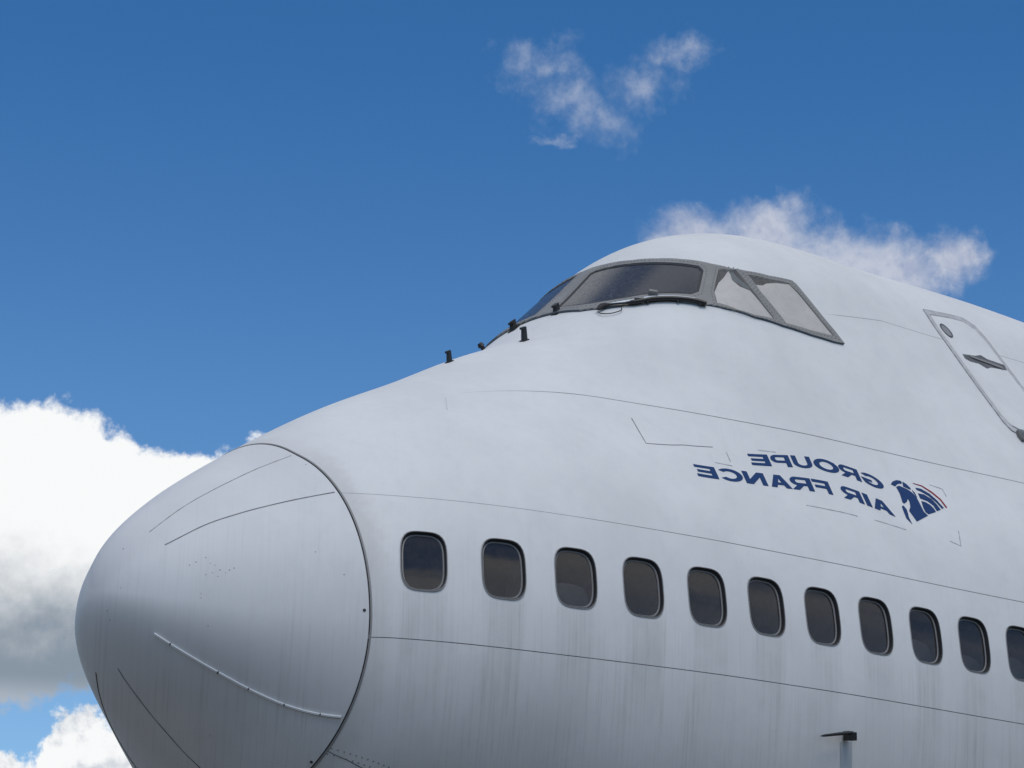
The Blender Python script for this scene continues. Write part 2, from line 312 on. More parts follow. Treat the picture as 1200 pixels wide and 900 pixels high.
def patch(name, loops, off, thick, mat, parent=None, h=.06, V0=None):
    """a plate lying on the fuselage: outline loops in (station, section) with holes, its top 'off' above the skin"""
    loops = [dens(list(L), h) for L in loops]
    pts = []; edges = []
    for L in loops:
        k = len(pts); pts += [Vector((a, b*SS)) for a, b in L]; edges += [(k+i, k+(i+1) % len(L)) for i in range(len(L))]
    nb = len(pts); xs = [p.x for p in pts]; ys = [p.y for p in pts]
    L2 = [[(a, b*SS) for a, b in L] for L in loops]
    gx = np.arange(min(xs)+h/2, max(xs), h); gy = np.arange(min(ys)+h/2, max(ys), h)
    bp = np.array([(p.x, p.y) for p in pts])
    for a in gx:
        for b in gy:
            if inside((a, b), L2) and np.min(np.hypot(bp[:, 0]-a, bp[:, 1]-b)) > h*.5: pts.append(Vector((a, b)))
    V, E, Fc, *_ = delaunay_2d_cdt(pts, edges, [], 0, 1e-6)
    T = [f for f in Fc if inside((sum(V[i].x for i in f)/3, sum(V[i].y for i in f)/3), L2)]
    # make the winding outward later through the normals
    X = np.array([v.x for v in V]); S = np.array([v.y/SS for v in V])
    p = P(X, S); n = N(X, S)
    if sum((np.cross(p[f[1]]-p[f[0]], p[f[2]]-p[f[0]])*n[f[0]]).sum() for f in T) < 0: T = [f[::-1] for f in T]
    top = p+n*off; nv = len(top); VV = list(top); NN = list(n)
    cnt = {}
    for f in T:
        for a, b in zip(f, f[1:]+f[:1]): cnt[(a, b)] = 1
    rim = [(a, b) for a, b in cnt if (b, a) not in cnt]
    idx = {}
    def low(i):
        if i not in idx:
            idx[i] = len(VV); VV.append(p[i]+n[i]*(off-thick)); NN.append(n[i])
        return idx[i]
    Fr = [tuple(f) for f in T]+[(b, a, low(a), low(b)) for a, b in rim]
    return obj(name, VV, Fr, mat, parent, NN)
def ribbon_mesh(M, pts, width, off, thick, h=.05):
    """a bar of rectangular section laid along a line on the skin"""
    q = [pts[0]]
    for a, b in zip(pts, pts[1:]):
        n = max(1, int(math.hypot(b[0]-a[0], (b[1]-a[1])*SS)/h)); q += [(a[0]+(b[0]-a[0])*k/n, a[1]+(b[1]-a[1])*k/n) for k in range(1, n+1)]
    q = np.array(q); p = P(q[:, 0], q[:, 1]); n = N(q[:, 0], q[:, 1]); t = np.gradient(p, axis=0); t /= np.linalg.norm(t, axis=1)[:, None]
    sd = np.cross(n, t); sd /= np.linalg.norm(sd, axis=1)[:, None]
    wd = np.full(len(q), width) if not callable(width) else np.array([width(v) for v in np.linspace(0, 1, len(q))])
    a = p+n*off; b = p+n*(off-thick); o = sd*wd[:, None]/2; k = len(q)
    V = np.concatenate([a-o, a+o, b+o, b-o]); Fc = []
    for i in range(k-1):
        for c in range(4):
            d = (c+1) % 4; Fc.append((c*k+i, c*k+i+1, d*k+i+1, d*k+i))
    Fc += [(0, k, 2*k, 3*k), (4*k-1, 3*k-1, 2*k-1, k-1)]
    M.add(V, Fc)
def catmull(pts, n=6):
    p = np.array(pts, float); P0 = np.vstack([2*p[0]-p[1], p, 2*p[-1]-p[-2]]); o = []
    for i in range(len(p)-1):
        a, b, c, d = P0[i:i+4]
        for t in np.linspace(0, 1, n, endpoint=False): o.append(tuple(.5*(2*b+(c-a)*t+(2*a-5*b+4*c-d)*t*t+(3*b-a-3*c+d)*t**3)))
    return o+[tuple(p[-1])]

# ------------------------------------------------------------------ materials
def mat(name, col, rough=.5, metal=0, build=None, spec=.5, coat=0):
    m = bpy.data.materials.new(name); m.use_nodes = True; T = NT(m.node_tree); b = T.n['Principled BSDF']
    b.inputs['Base Color'].default_value = (*col, 1); b.inputs['Roughness'].default_value = rough; b.inputs['Metallic'].default_value = metal
    b.inputs['Specular IOR Level'].default_value = spec; b.inputs['Coat Weight'].default_value = coat
    if build: build(T, b)
    return m
def worn(amount=.25, scale=18):
    def f(T, b):
        c = b.inputs['Base Color'].default_value[:]
        o = T.new('ShaderNodeTexCoord').outputs['Object']
        n = T.noise(o, scale, 6, .65); k = T.ramp(n, .35, .7)
        T.put(b.inputs['Base Color'], T.mix(k, (*[v*(1-amount) for v in c[:3]], 1), (*[min(1, v*(1+amount*.5)) for v in c[:3]], 1)))
    return f
W_X0, W_PITCH, W_Z = 1.5099, .508, .2367
RING_X = lambda z: 1.16461-.02313*(z-.5)
def paint(radome):
    def f(T, b):
        o = T.new('ShaderNodeTexCoord').outputs['Object']; x, y, z = T.sep(o)
        # broad unevenness of old white paint, and fine mottling
        n1 = T.noise(o, 1.1, 5, .6); n2 = T.noise(o, 9, 6, .65)
        white = (.80, .79, .77, 1) if not radome else (.76, .75, .735, 1)
        grey = (.725, .715, .70, 1) if not radome else (.68, .67, .66, 1)
        c = T.mix(T.ramp(n1, .3, .7), grey, white)
        c = T.mix(T.m('MULTIPLY', T.ramp(n2, .45, .75), .10), c, (.50, .52, .54, 1))
        # rain streaks run down the sides: noise stretched along the height
        run = T.m('SUBTRACT', x, T.m('MULTIPLY', y, .75))     # water runs down and inwards
        sv = T.xyz(T.m('MULTIPLY', run, 34.0), T.m('MULTIPLY', z, 1.0), 0.0)
        st = T.noise(sv, 1.0, 4, .7)
        low = T.ramp(z, 1.0, -1.2)          # more grime where the water drips off, low down
        patchy = T.ramp(T.noise(o, 1.7, 4, .6), .32, .68, .35, 1.15)
        k = T.m('MULTIPLY', T.m('MULTIPLY', T.ramp(st, .45, .8), patchy), T.m('ADD', .05, T.m('MULTIPLY', low, .33)))
        c = T.mix(k, c, (.31, .285, .26, 1))
        if not radome:
            # a run of dirt below every cabin window
            f1 = T.m('SUBTRACT', T.m('FRACT', T.m('ADD', T.m('DIVIDE', T.m('SUBTRACT', x, W_X0), W_PITCH), .5)), .5)
            wob = T.m('MULTIPLY', T.m('SUBTRACT', T.noise(sv, .7, 3, .6), .5), .35)
            across = T.ramp(T.m('ABSOLUTE', T.m('ADD', f1, wob)), .34, .2)
            down = T.m('MULTIPLY', T.ramp(z, W_Z-.18, W_Z-.26), T.ramp(z, -1.1, W_Z-.35, .05, 1))
            k2 = T.m('MULTIPLY', T.m('MULTIPLY', across, down), T.m('MULTIPLY', patchy, T.ramp(st, .2, .7, .08, .24)))
            c = T.mix(k2, c, (.32, .305, .30, 1))
            # yellowed sealant smear aft of the radome joint
            jr = T.m('SUBTRACT', x, T.m('SUBTRACT', 1.178, T.m('MULTIPLY', z, .0231)))
            sm = T.m('MULTIPLY', T.ramp(T.m('ADD', jr, T.m('MULTIPLY', T.m('SUBTRACT', n2, .5), .25)), .17, .03), T.ramp(n1, .3, .6, .1, .45))
            c = T.mix(sm, c, (.50, .475, .44, 1))
        else:
            nick = T.new('ShaderNodeTexVoronoi'); T.put(nick.inputs['Vector'], o); nick.inputs['Scale'].default_value = 17
            kk = T.m('MULTIPLY', T.ramp(nick.outputs['Distance'], .055, .03), T.ramp(T.noise(o, 2.1, 3), .52, .62))
            c = T.mix(T.m('MULTIPLY', kk, .6), c, (.2, .2, .2, 1))
        T.put(b.inputs['Base Color'], c)
        T.put(b.inputs['Roughness'], T.ramp(n2, .3, .7, .50, .66))
        bp = T.new('ShaderNodeBump'); bp.inputs['Strength'].default_value = .06; bp.inputs['Distance'].default_value = .02
        T.put(bp.inputs['Height'], T.m('ADD', T.noise(o, 2.2, 2, .5), T.m('MULTIPLY', n2, .05))); T.l.new(bp.outputs[0], b.inputs['Normal'])
    return f
M_SKIN = mat('white_paint', (.7, .7, .7), build=paint(False), spec=.35)
M_RADOME = mat('radome_paint', (.66, .67, .68), build=paint(True), spec=.35)
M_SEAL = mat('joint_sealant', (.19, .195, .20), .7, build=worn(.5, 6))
M_SEALD = mat('dark_joint_and_shadow', (.07, .068, .066), .7, build=worn(.5, 9))
M_CHIP = mat('paint_chip', (.27, .27, .275), .7)
M_SMARK = mat('tape_mark', (.49, .495, .50), .7, build=worn(.4, 20))
M_FAINT = mat('faint_mark', (.58, .585, .59), .7)
M_FRAME = mat('weathered_metal', (.265, .26, .25), .55, .1, build=worn(.12, 5))
M_RIVET = mat('rivet_metal', (.16, .155, .15), .6)
M_RUBBER = mat('black_rubber', (.018, .018, .02), .5)
M_BLACK = mat('black_metal', (.012, .012, .013), .45)
M_GLASSD = mat('dark_windshield', (.055, .06, .075), .12, build=None, spec=.6)
M_WINFR = mat('window_rubber', (.02, .02, .021), .55)
M_LIP = mat('window_surround', (.27, .26, .255), .6)
M_RIM = mat('acrylic_rim', (.30, .29, .28), .4)
M_BLIND = mat('cream_blind', (.86, .82, .775), .8, build=worn(.06, 4))
M_FLAP = mat('grey_curtain', (.14, .17, .18), .7)
M_DARK = mat('dark_interior', (.02, .021, .024), .8)
M_TAN = mat('beige_trim', (.33, .27, .22), .7, build=worn(.2, 12))
M_NAVY = mat('navy_lettering', (.013, .050, .155), .6, spec=.15)
M_RED = mat('red_stripe', (.30, .03, .045), .6, spec=.15)
M_WHITE = mat('highlight_white', (.72, .74, .76), .45)
M_PLATE = mat('blue_grey_plate', (.50, .525, .55), .6)
M_STRIP = mat('bare_strip', (.80, .80, .80), .4)
M_DOORFR = mat('door_surround', (.55, .54, .535), .55, .0, build=worn(.18, 16))
M_RECESS = mat('painted_recess', (.11, .115, .125), .55, build=worn(.4, 14))
def glassy(T, b):
    out = [n for n in T.n if n.type == 'OUTPUT_MATERIAL'][0]; T.n.remove(b)
    g = T.new('ShaderNodeBsdfGlossy'); g.inputs['Roughness'].default_value = .06; g.inputs['Color'].default_value = (1, 1, 1, 1)
    t = T.new('ShaderNodeBsdfTransparent'); t.inputs['Color'].default_value = (.62, .66, .70, 1)
    fr = T.new('ShaderNodeFresnel'); fr.inputs['IOR'].default_value = 1.52
    d = T.new('ShaderNodeBsdfDiffuse'); d.inputs['Color'].default_value = (.22, .19, .165, 1)
    mx = T.new('ShaderNodeMixShader'); T.l.new(T.m('ADD', T.m('MULTIPLY', fr.outputs[0], .85), .01), mx.inputs[0]); T.l.new(t.outputs[0], mx.inputs[1]); T.l.new(g.outputs[0], mx.inputs[2])
    m2 = T.new('ShaderNodeMixShader'); o = T.new('ShaderNodeTexCoord').outputs['Object']
    T.put(m2.inputs[0], T.ramp(T.noise(o, 14, 6, .7), .3, .8, .10, .20)); T.l.new(mx.outputs[0], m2.inputs[1]); T.l.new(d.outputs[0], m2.inputs[2])
    T.l.new(m2.outputs[0], out.inputs[0])
M_PANE = mat('grimy_glass', (.5, .5, .5), build=glassy)
def clear(T, b):
    glassy(T, b)
    for n in T.n:
        if n.type == 'BSDF_TRANSPARENT': n.inputs[0].default_value = (1, 1, 1, 1)
        if n.type == 'BSDF_GLOSSY': n.inputs['Roughness'].default_value = .3; n.inputs['Color'].default_value = (.4, .4, .4, 1)
        if n.type == 'BSDF_DIFFUSE': n.inputs[0].default_value = (.6, .57, .53, 1)
M_CLEAR = mat('clear_glass', (.5, .5, .5), build=clear)
def wsglass(T, b):
    o = T.new('ShaderNodeTexCoord').outputs['Object']
    n = T.noise(o, 26, 7, .75); sp = T.noise(o, 160, 3, .6)
    k = T.m('ADD', T.m('MULTIPLY', T.ramp(n, .45, .8), .25), T.m('MULTIPLY', T.ramp(sp, .62, .74), .12))
    T.put(b.inputs['Base Color'], T.mix(k, (.045, .048, .058, 1), (.19, .20, .215, 1)))
    T.put(b.inputs['Roughness'], T.ramp(n, .3, .8, .16, .34))
M_WS = mat('dusty_windshield', (.06, .065, .08), .2, build=wsglass, spec=.3)

# ------------------------------------------------------------------ ground
def ground():
    GZ0 = -5.9
    n = 24; V = []; Fc = []
    R = [0, 10, 25, 60, 150, 400, 1000, 3000, 9000]
    for r in R[1:]:
        V += [(r*math.cos(2*math.pi*k/n), r*math.sin(2*math.pi*k/n), GZ0) for k in range(n)]
    V.append((0, 0, GZ0)); c = len(V)-1
    Fc = [(c, k, (k+1) % n) for k in range(n)]
    for i in range(len(R)-2): Fc += [(i*n+k, (i+1)*n+k, (i+1)*n+(k+1) % n, i*n+(k+1) % n) for k in range(n)]
    def b_(T, b):
        o = T.new('ShaderNodeTexCoord').outputs['Object']
        T.put(b.inputs['Base Color'], T.mix(T.ramp(T.noise(o, .35, 8, .6), .3, .7), (.105, .09, .072, 1), (.15, .13, .105, 1)))
    return tag(obj('ground', V, Fc, mat('weathered_apron', (.06, .06, .06), .9, build=b_), smooth=False), 'grey concrete apron under the aircraft', kind='structure')
ground()

# ------------------------------------------------------------------ the airliner
plane = empty('airliner', (0, 0, -5.9), 'white jet airliner with grey radome nose, cockpit windows and mirrored navy lettering', 'airliner')
class Par: pass
XF = 26.0
def part(o): 
    o.parent = plane; o.matrix_parent_inverse = plane.matrix_basis.inverted(); return o
plane_inv = Matrix.Translation((0, 0, 5.9))

# radome: nose tip to the joint
def radome():
    nx = 64; ns = 120; XJ = 1.1646
    tt = np.linspace(0, 1, nx)**2; S = np.linspace(0, 2, 2*ns+1)[:-1]; m = len(S)
    V = []; Nn = []
    for t in tt[1:]:
        x = np.full(m, t*XJ)
        for _ in range(3):
            z = P(x, S)[:, 2]; x = t*(RING_X(z)-.004)
        V.append(P(x, S)); Nn.append(N(x, S))
    V = np.concatenate(V); Nn = np.concatenate(Nn); Fc = []
    for i in range(nx-2): Fc += [(i*m+k, (i+1)*m+k, (i+1)*m+(k+1) % m, i*m+(k+1) % m) for k in range(m)]
    V = np.vstack([V, [(0, 0, float(GZ[0, 0]))]]); Nn = np.vstack([Nn, [(-1, 0, 0)]]); c = len(V)-1
    Fc += [(c, k, (k+1) % m) for k in range(m)]
    # rolled edge turning inwards at the joint
    k0 = len(V); last = V[(nx-2)*m:(nx-1)*m]; ln = Nn[(nx-2)*m:(nx-1)*m]
    V = np.vstack([V, last-ln*.05]); Nn = np.vstack([Nn, ln])
    Fc += [((nx-2)*m+k, k0+k, k0+(k+1) % m, (nx-2)*m+(k+1) % m) for k in range(m)]
    return part(obj('radome', V, Fc, M_RADOME, None, Nn))
rad = radome()
def child(o, par):
    o.parent = par; o.matrix_parent_inverse = par.matrix_world.inverted() if par is not plane else plane.matrix_basis.inverted(); return o
# joint gap, dark, just below both edges
M = Mesh(); S = np.linspace(0, 2, 200)
def ring_line(dx, off):
    x = np.full(len(S), 1.1646)
    for _ in range(3): x = RING_X(P(x, S)[:, 2])+dx
    return P(x, S)+N(x, S)*off
a = ring_line(-.006, -.008); b = ring_line(.006, -.008); k = len(S)
M.add(np.concatenate([a, b]), [(i, i+1, k+i+1, k+i) for i in range(k-1)])
part(M.obj('radome_joint', M_SEALD, None, True))
a = ring_line(.0045, -.004); b = ring_line(.0045, .0025); c = ring_line(.014, .0025)
M = Mesh(); M.add(np.concatenate([a, b, c]), [(j*k+i, j*k+i+1, (j+1)*k+i+1, (j+1)*k+i) for i in range(k-1) for j in (0, 1)])
part(M.obj('joint_edge', M_LIP, None, True))
for i, L in enumerate(STRIPS):
    L = catmull(L)
    if i > 2:      # the lower strips run on to the joint
        (x1, s1), (x2, s2) = L[-6], L[-1]; xe = RING_X(-.9)-.03; L = L+[(x2+(xe-x2)*t, s2+.02*t) for t in np.linspace(.15, 1, 7)]
    M = Mesh(); wdt = (.005, .0055, .013, .004, .005)[i]
    ribbon_mesh(M, L, wdt, (.003, .003, .012, .004, .004)[i], .02, .03)
    child(M.obj('lightning_strip', (M_SMARK, M_SEAL, M_STRIP, M_SEAL, M_SEALD)[i], None), rad)
    if i == 2:     # dark segments of the metal strip, plus its shadow painted below it
        M = Mesh(); d = np.array(L)
        for j in range(4, len(d)-2, 7): ribbon_mesh(M, [tuple(d[j]), tuple(d[j]+(d[j+1]-d[j])*.2)], .015, .0135, .01, .03)
        ribbon_mesh(M, [tuple(v-np.array([0, .0022])) for v in d], .009, .003, .01, .03)  # dark ribbon painting the shadow along the strip's lower edge
        child(M.obj('segments_and_shadow', M_SEALD, None), rad)
M = Mesh(); M2 = Mesh()
for x, s in SPECK:
    p = P(x, s); n = N(np.array(x), np.array(s)); big = (x, s) in SPECK[:2]
    if not big: M2.tube([p-n*.003, p+n*.0015], rng.uniform(.003, .005), 7); continue
    M.tube([p-n*.003, p+n*(.004 if big else .0015)], .011 if big else rng.uniform(.003, .006), 7)
child(M.obj('fastener', M_SEALD, None, kind='stuff'), rad); child(M2.obj('paint_chip', M_CHIP, None, kind='stuff'), rad)

# skin panels between the lap joints; the cabin windows are real holes in the second band
zpoly = lambda c, x: np.polyval(c, np.clip(x, 1.1, 9.0))
def lines(x):
    """section parameters of the lap joints at stations x"""
    top = np.interp(x, GX, GZ[:, -1])
    zA = np.full(len(x), -.3172); zB = zpoly(ZB, x); zC0 = spl(np.array([1.1, 2.54, 3.0, 3.41, 4.1, 4.6, 5.5, 6.75, 8.5]), np.array([1.2, 1.84, 1.905, 1.925, 1.905, 1.885, 1.872, 1.873, 1.885]), np.asarray(x, float))
    zC = np.minimum(zC0, zB+.82*(top-zB)); zD = np.minimum(zpoly(ZD, x), zC+.6*(top-zC))
    return SZ(x, zA), SZ(x, zB), SZ(x, zC), SZ(x, zD)
XW = [W_X0+W_PITCH*i for i in range(12)]
HX, HZ = .215, .29                     # the grid cell cut open for each window
def grid_x():
    xs = []; e = [1.1646]
    for xw in XW: e += [xw-HX, xw+HX]
    for a, b in zip(e, e[1:]): xs += list(np.linspace(a, b, 11 if abs(b-a-2*HX) < 1e-6 else 3)[:-1])
    xs += list(np.arange(e[-1], XF, .12))
    return np.array(xs)
XG = grid_x()
def col_x(X, s):
    """the first columns lean with the radome joint"""
    x = np.array(X, float)
    for _ in range(3):
        z = P(x, s)[..., 2]; x = X+(RING_X(z)+.004-1.1646)*np.clip(1-(X-1.1646)/.13, 0, 1)
    return x
lA, lB, lC, lD = lines(XG)
def gap(name, X):
    f = lambda a, b: np.clip((X-a)/(b-a), 0, 1)
    return {'A': .0028+0*X, 'B': .0015+.0012*f(2.5, 4), 'C': .0034*f(2.4, 3.2), 'D': .0022*f(6.05, 6.3), '0': 0*X}[name]
def panel(rows, mt=M_SKIN, holes=False):
    """rows: list of section parameters per column (nr x nc)"""
    R = np.array(rows); nr, nc = R.shape; X = np.repeat(XG[None], nr, 0); X = col_x(X, R)
    V = P(X, R).reshape(-1, 3); Nn = N(X, R).reshape(-1, 3); Fc = []; cut = set()
    Vl = list(V); Nl = list(Nn)
    if holes:
        for xw in XW:
            i0 = int(np.argmin(abs(XG-(xw-HX)))); i1 = int(np.argmin(abs(XG-(xw+HX)))); j0, j1 = holes
            for i in range(i0, i1):
                for j in range(j0, j1): cut.add((j, i))
            ring = [(j0, i) for i in range(i0, i1)]+[(j, i1) for j in range(j0, j1)]+[(j1, i) for i in range(i1, i0, -1)]+[(j, i0) for j in range(j1, j0, -1)]
            k0 = len(Vl); m = len(ring)
            base = P(xw, float(SZ(xw, W_Z)[0])); sw = float(SZ(xw, W_Z)[0])
            for j, i in ring:
                vx = X[j, i]-xw; vz = V[j*nc+i][2]-W_Z; g = math.atan2(vz/HZ, vx/HX)
                u, v = rrect(g, W_A, W_B, W_R)
                u -= v*WSH(xw); xp = xw+u*WTX(xw); s = float(SZ(xp, W_Z)[0])+v/SLEN(xw); Vl.append(P(xp, s)); Nl.append(N(np.array(xp), np.array(s)))
            for t in range(m):
                a = ring[t]; b = ring[(t+1) % m]
                Fc.append((a[0]*nc+a[1], b[0]*nc+b[1], k0+(t+1) % m, k0+t))
    for j in range(nr-1):
        for i in range(nc-1):
            if (j, i) not in cut: Fc.append((j*nc+i, j*nc+i+1, (j+1)*nc+i+1, (j+1)*nc+i))
    o = obj('skin_panel', Vl, Fc, mt, None, Nl); return part(o)
W_A, W_B, W_R = .159, .2195, .105
def rrect(g, a, b, r):
    """point of a rounded rectangle at 'square' angle g"""
    c, s = math.cos(g), math.sin(g)
    n = 3.6
    k = (abs(c)**n+abs(s)**n)**(-1/n)
    return a*c*k, b*s*k
def SLEN(x):
    i = int(np.argmin(abs(GX-x))); return float(np.hypot(np.diff(GY[i]), np.diff(GZ[i])).sum())
def WTX(x):
    a = P(np.array(x+.05), SZ(x+.05, W_Z))[0]; b = P(np.array(x-.05), SZ(x-.05, W_Z))[0]; t = a-b
    return float(t[0]/np.linalg.norm(t))
def WSH(x):
    a = P(np.array(x+.05), SZ(x+.05, W_Z))[0]-P(np.array(x-.05), SZ(x-.05, W_Z))[0]
    return float(a/np.linalg.norm(a) @ frame_at(np.array(x), SZ(x, W_Z)[0])[1])
SLENC = np.array([SLEN(x) for x in XG])
def edge(l, name, sgn): return l+sgn*gap(name, XG)/SLENC
# keel band (both sides in one sheet)
t = np.linspace(0, 1, 30); a = edge(lA, 'A', -1)
part_rows = [-a[None]*0]
near = [a*v for v in t]; far = [2-a*v for v in t]
panel(near); panel([r for r in far[::-1]])
# window band
def zrows(n0, n1):
    zb = zpoly(ZB, XG); lo = edge(lA, 'A', 1); hi = edge(lB, 'B', -1)
    s0 = SZ(XG, W_Z-HZ); s1 = SZ(XG, W_Z+HZ); mid = [SZ(XG, W_Z-HZ+2*HZ*v) for v in np.linspace(0, 1, n1+1)]
    return [lo+(s0-lo)*v for v in np.linspace(0, 1, n0+1)[:-1]]+mid+[s1+(hi-s1)*v for v in np.linspace(0, 1, n0+1)[1:]]
rw = zrows(4, 12); panel(rw, holes=(4, 16)); panel([2-r for r in rw[::-1]])
def between(a, b, n): return [a+(b-a)*v for v in np.linspace(0, 1, n+1)]
rw = between(edge(lB, 'B', 1), edge(lC, 'C', -1), 24); panel(rw); panel([2-r for r in rw[::-1]])
rw = between(edge(lC, 'C', 1), edge(lD, 'D', -1), 24); panel(rw); panel([2-r for r in rw[::-1]])
rw = between(edge(lD, 'D', 1), 2-edge(lD, 'D', 1), 70); panel(rw)
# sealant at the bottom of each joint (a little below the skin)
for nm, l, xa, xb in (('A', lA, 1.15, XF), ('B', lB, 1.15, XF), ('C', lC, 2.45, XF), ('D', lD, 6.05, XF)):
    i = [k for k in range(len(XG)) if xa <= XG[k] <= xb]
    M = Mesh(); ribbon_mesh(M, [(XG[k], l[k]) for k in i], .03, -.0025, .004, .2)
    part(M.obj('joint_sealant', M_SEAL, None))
# rear bulkhead closes the tube
s = np.linspace(0, 2, 80)[:-1]; V = P(np.full(79, XF-.15), s); obj_ = part(obj('bulkhead', V, [tuple(range(79))], M_DARK, None, smooth=False))
# doubler plate and rivets low behind the radome
xx = np.linspace(1.2, 2.6, 12); M = Mesh(); ribbon_mesh(M, [(v, float(SZ(v, np.polyval(ZE, v))[0])) for v in xx], .006, .0015, .004)
part(M.obj('doubler_edge', M_SEAL, None))
M = Mesh()
for v in np.arange(1.22, 2.6, .034):
    for dz in (0, -.032):
        s = float(SZ(v, np.polyval(ZE2, v)+dz)[0]); p = P(v, s); n = N(np.array(v), np.array(s)); M.tube([p-n*.002, p+n*.0025], .006, 6)
part(M.obj('rivet', M_CHIP, None, kind='stuff'))

# ---- cabin windows: surround, recessed pane with a pale rim, dark cabin behind
def win_loop(a, b, n, m=48):
    out = []
    for k in range(m):
        u, v = rrect(2*math.pi*k/m, a, b, 0); out.append((u, v, n-(v*v)/(2*3.1)))
    return out
def sheet(a, b, n, m=48, top=None):
    V = []; Fc = []
    rings = [1, .66, .33]
    for r in rings: V += [(u*r, v*r, n-(v*r)**2/6.2) for u, v, _ in win_loop(a, b, n, m)]
    V.append((0, 0, n)); c = len(V)-1
    for i in range(2): Fc += [(i*m+k, i*m+(k+1) % m, (i+1)*m+(k+1) % m, (i+1)*m+k) for k in range(m)]
    Fc += [(2*m+k, 2*m+(k+1) % m, c) for k in range(m)]
    return V, Fc
def loft(loops, close=False):
    m = len(loops[0]); V = [p for L in loops for p in L]
    return V, [(i*m+k, i*m+(k+1) % m, (i+1)*m+(k+1) % m, (i+1)*m+k) for i in range(len(loops)-1) for k in range(m)]
def mesh_of(name, VF, mats, fm=None, smooth=True):
    me = bpy.data.meshes.new(name); me.from_pydata(VF[0], [], VF[1])
    for m_ in mats: me.materials.append(m_)
    if fm: me.polygons.foreach_set('material_index', fm)
    me.polygons.foreach_set('use_smooth', [smooth]*len(me.polygons)); me.update()
    try: me.set_sharp_from_angle(angle=math.radians(35))
    except Exception: pass
    return me
m_ = 48
L = [win_loop(W_A+.005, W_B+.005, -.004), win_loop(W_A+.0045, W_B+.0045, .003), win_loop(W_A-.001, W_B-.001, .004), win_loop(W_A-.006, W_B-.006, .001), win_loop(W_A-.010, W_B-.010, -.022), win_loop(W_A-.012, W_B-.012, -.060)]
me_fr = mesh_of('cabin_window', loft(L), [M_LIP, M_WINFR], [0]*m_*2+[1]*m_*3)
L = [win_loop(W_A-.012, W_B-.012, -.026), win_loop(W_A-.020, W_B-.020, -.024), win_loop(W_A-.023, W_B-.023, -.030)]
me_rim = mesh_of('pane_rim', loft(L), [M_RIM])
me_pane = mesh_of('window_pane', sheet(W_A-.012, W_B-.012, -.031), [M_PANE])
L = [win_loop(W_A-.012, W_B-.012, -.06), win_loop(W_A-.02, W_B-.02, -.12), win_loop(W_A-.03, W_B-.03, -.30)]
V, Fc = loft(L); V2, F2 = sheet(W_A-.03, W_B-.03, -.30); F2 = [tuple(i+len(V) for i in f) for f in F2]
me_cav = mesh_of('cabin_lining', (V+V2, Fc+F2), [M_TAN, M_DARK], [0]*m_*2+[1]*len(F2))
def seat_mesh(h):
    bm = bmesh.new(); bmesh.ops.create_grid(bm, x_segments=8, y_segments=8, size=1)
    me = bpy.data.meshes.new('seat_back')
    for v in bm.verts:
        r = 1-.18*max(0, v.co.y)**4
        v.co = Vector((v.co.x*(W_A-.02)*r, -W_B+.02+(v.co.y+1)/2*h-.02*v.co.x**2, -.10-.02*v.co.y**2))
    ext = bmesh.ops.extrude_face_region(bm, geom=bm.faces[:]); bmesh.ops.translate(bm, verts=[v for v in ext['geom'] if isinstance(v, bmesh.types.BMVert)], vec=(0, 0, -.04))
    bm.to_mesh(me); bm.free(); me.materials.append(M_TAN); return me
me_seat = seat_mesh(.20); me_seat2 = seat_mesh(.15)
for i, xw in enumerate(XW):
    s = float(SZ(xw, W_Z)[0]); tx, ts, n = [np.array(v) for v in frame_at(np.array(xw), np.array(s))]; n = N(np.array(xw), np.array(s))
    a = P(np.array(xw+.06), SZ(xw+.06, W_Z))[0]-P(np.array(xw-.06), SZ(xw-.06, W_Z))[0]; a /= np.linalg.norm(a)
    v = np.cross(n, a); v /= np.linalg.norm(v)
    if v[2] < 0: v = -v
    a = np.cross(v, n)
    mw = Matrix.Translation(Vector(P(xw, s))) @ Matrix((Vector(a), Vector(v), Vector(n))).transposed().to_4x4()
    fr = bpy.data.objects.new('cabin_window', me_fr); COL.objects.link(fr); fr.parent = plane; fr.matrix_parent_inverse = plane_inv; fr.matrix_basis = mw
    kids = [('window_pane', me_pane), ('pane_rim', me_rim), ('cabin_lining', me_cav)]
    if i in (2, 8, 9, 10, 11): kids.append(('seat_back', me_seat if i != 9 else me_seat2))
    for nm, me in kids:
        c = bpy.data.objects.new(nm, me); COL.objects.link(c); c.parent = fr

# ---- cockpit glazing
mir = lambda L: [(x, 2-s) for x, s in L]
p1 = smooth_loop(PANE1, 1); p2 = PANE2; p3 = PANE3
top, bot = FRAME
i1 = [k for k in range(len(top))]
# the frame runs right round: near outline, then the same mirrored over the centre line
topn = [q for q in top if q[1] <= .99]; botn = [q for q in bot if q[1] <= .99]
outer = topn+botn                        # near half, crown post side open
cl_top = (4.862, 1.0); cl_bot = (4.165, 1.0)
outer_all = [cl_top]+topn+botn+[cl_bot]+mir(botn[::-1])+mir(topn[::-1])
PL = [(4.214, 1.0075), (4.60, 1.0145), (4.83, 1.0175), (4.842, 1.032), (4.87, 1.055), (4.93, 1.077), (5.015, 1.1), (5.085, 1.12), (4.95, 1.135), (4.83, 1.148), (4.67, 1.125), (4.567, 1.108), (4.396, 1.086), (4.262, 1.056), (4.222, 1.028)]
glass_plate = patch('windshield', [[(x, s) for x, s in outer_all]], .004, .004, M_DARK, None, .08); part(glass_plate)
fo = patch('windshield_frame', [outer_all, p1, p2, p3, PL, mir(p2), mir(p3)], .020, .016, M_FRAME, None, .05); part(fo)
def inset(L, k):
    c = np.mean(np.array(L), 0); return [tuple(c+(np.array(q)-c)*k) for q in L]
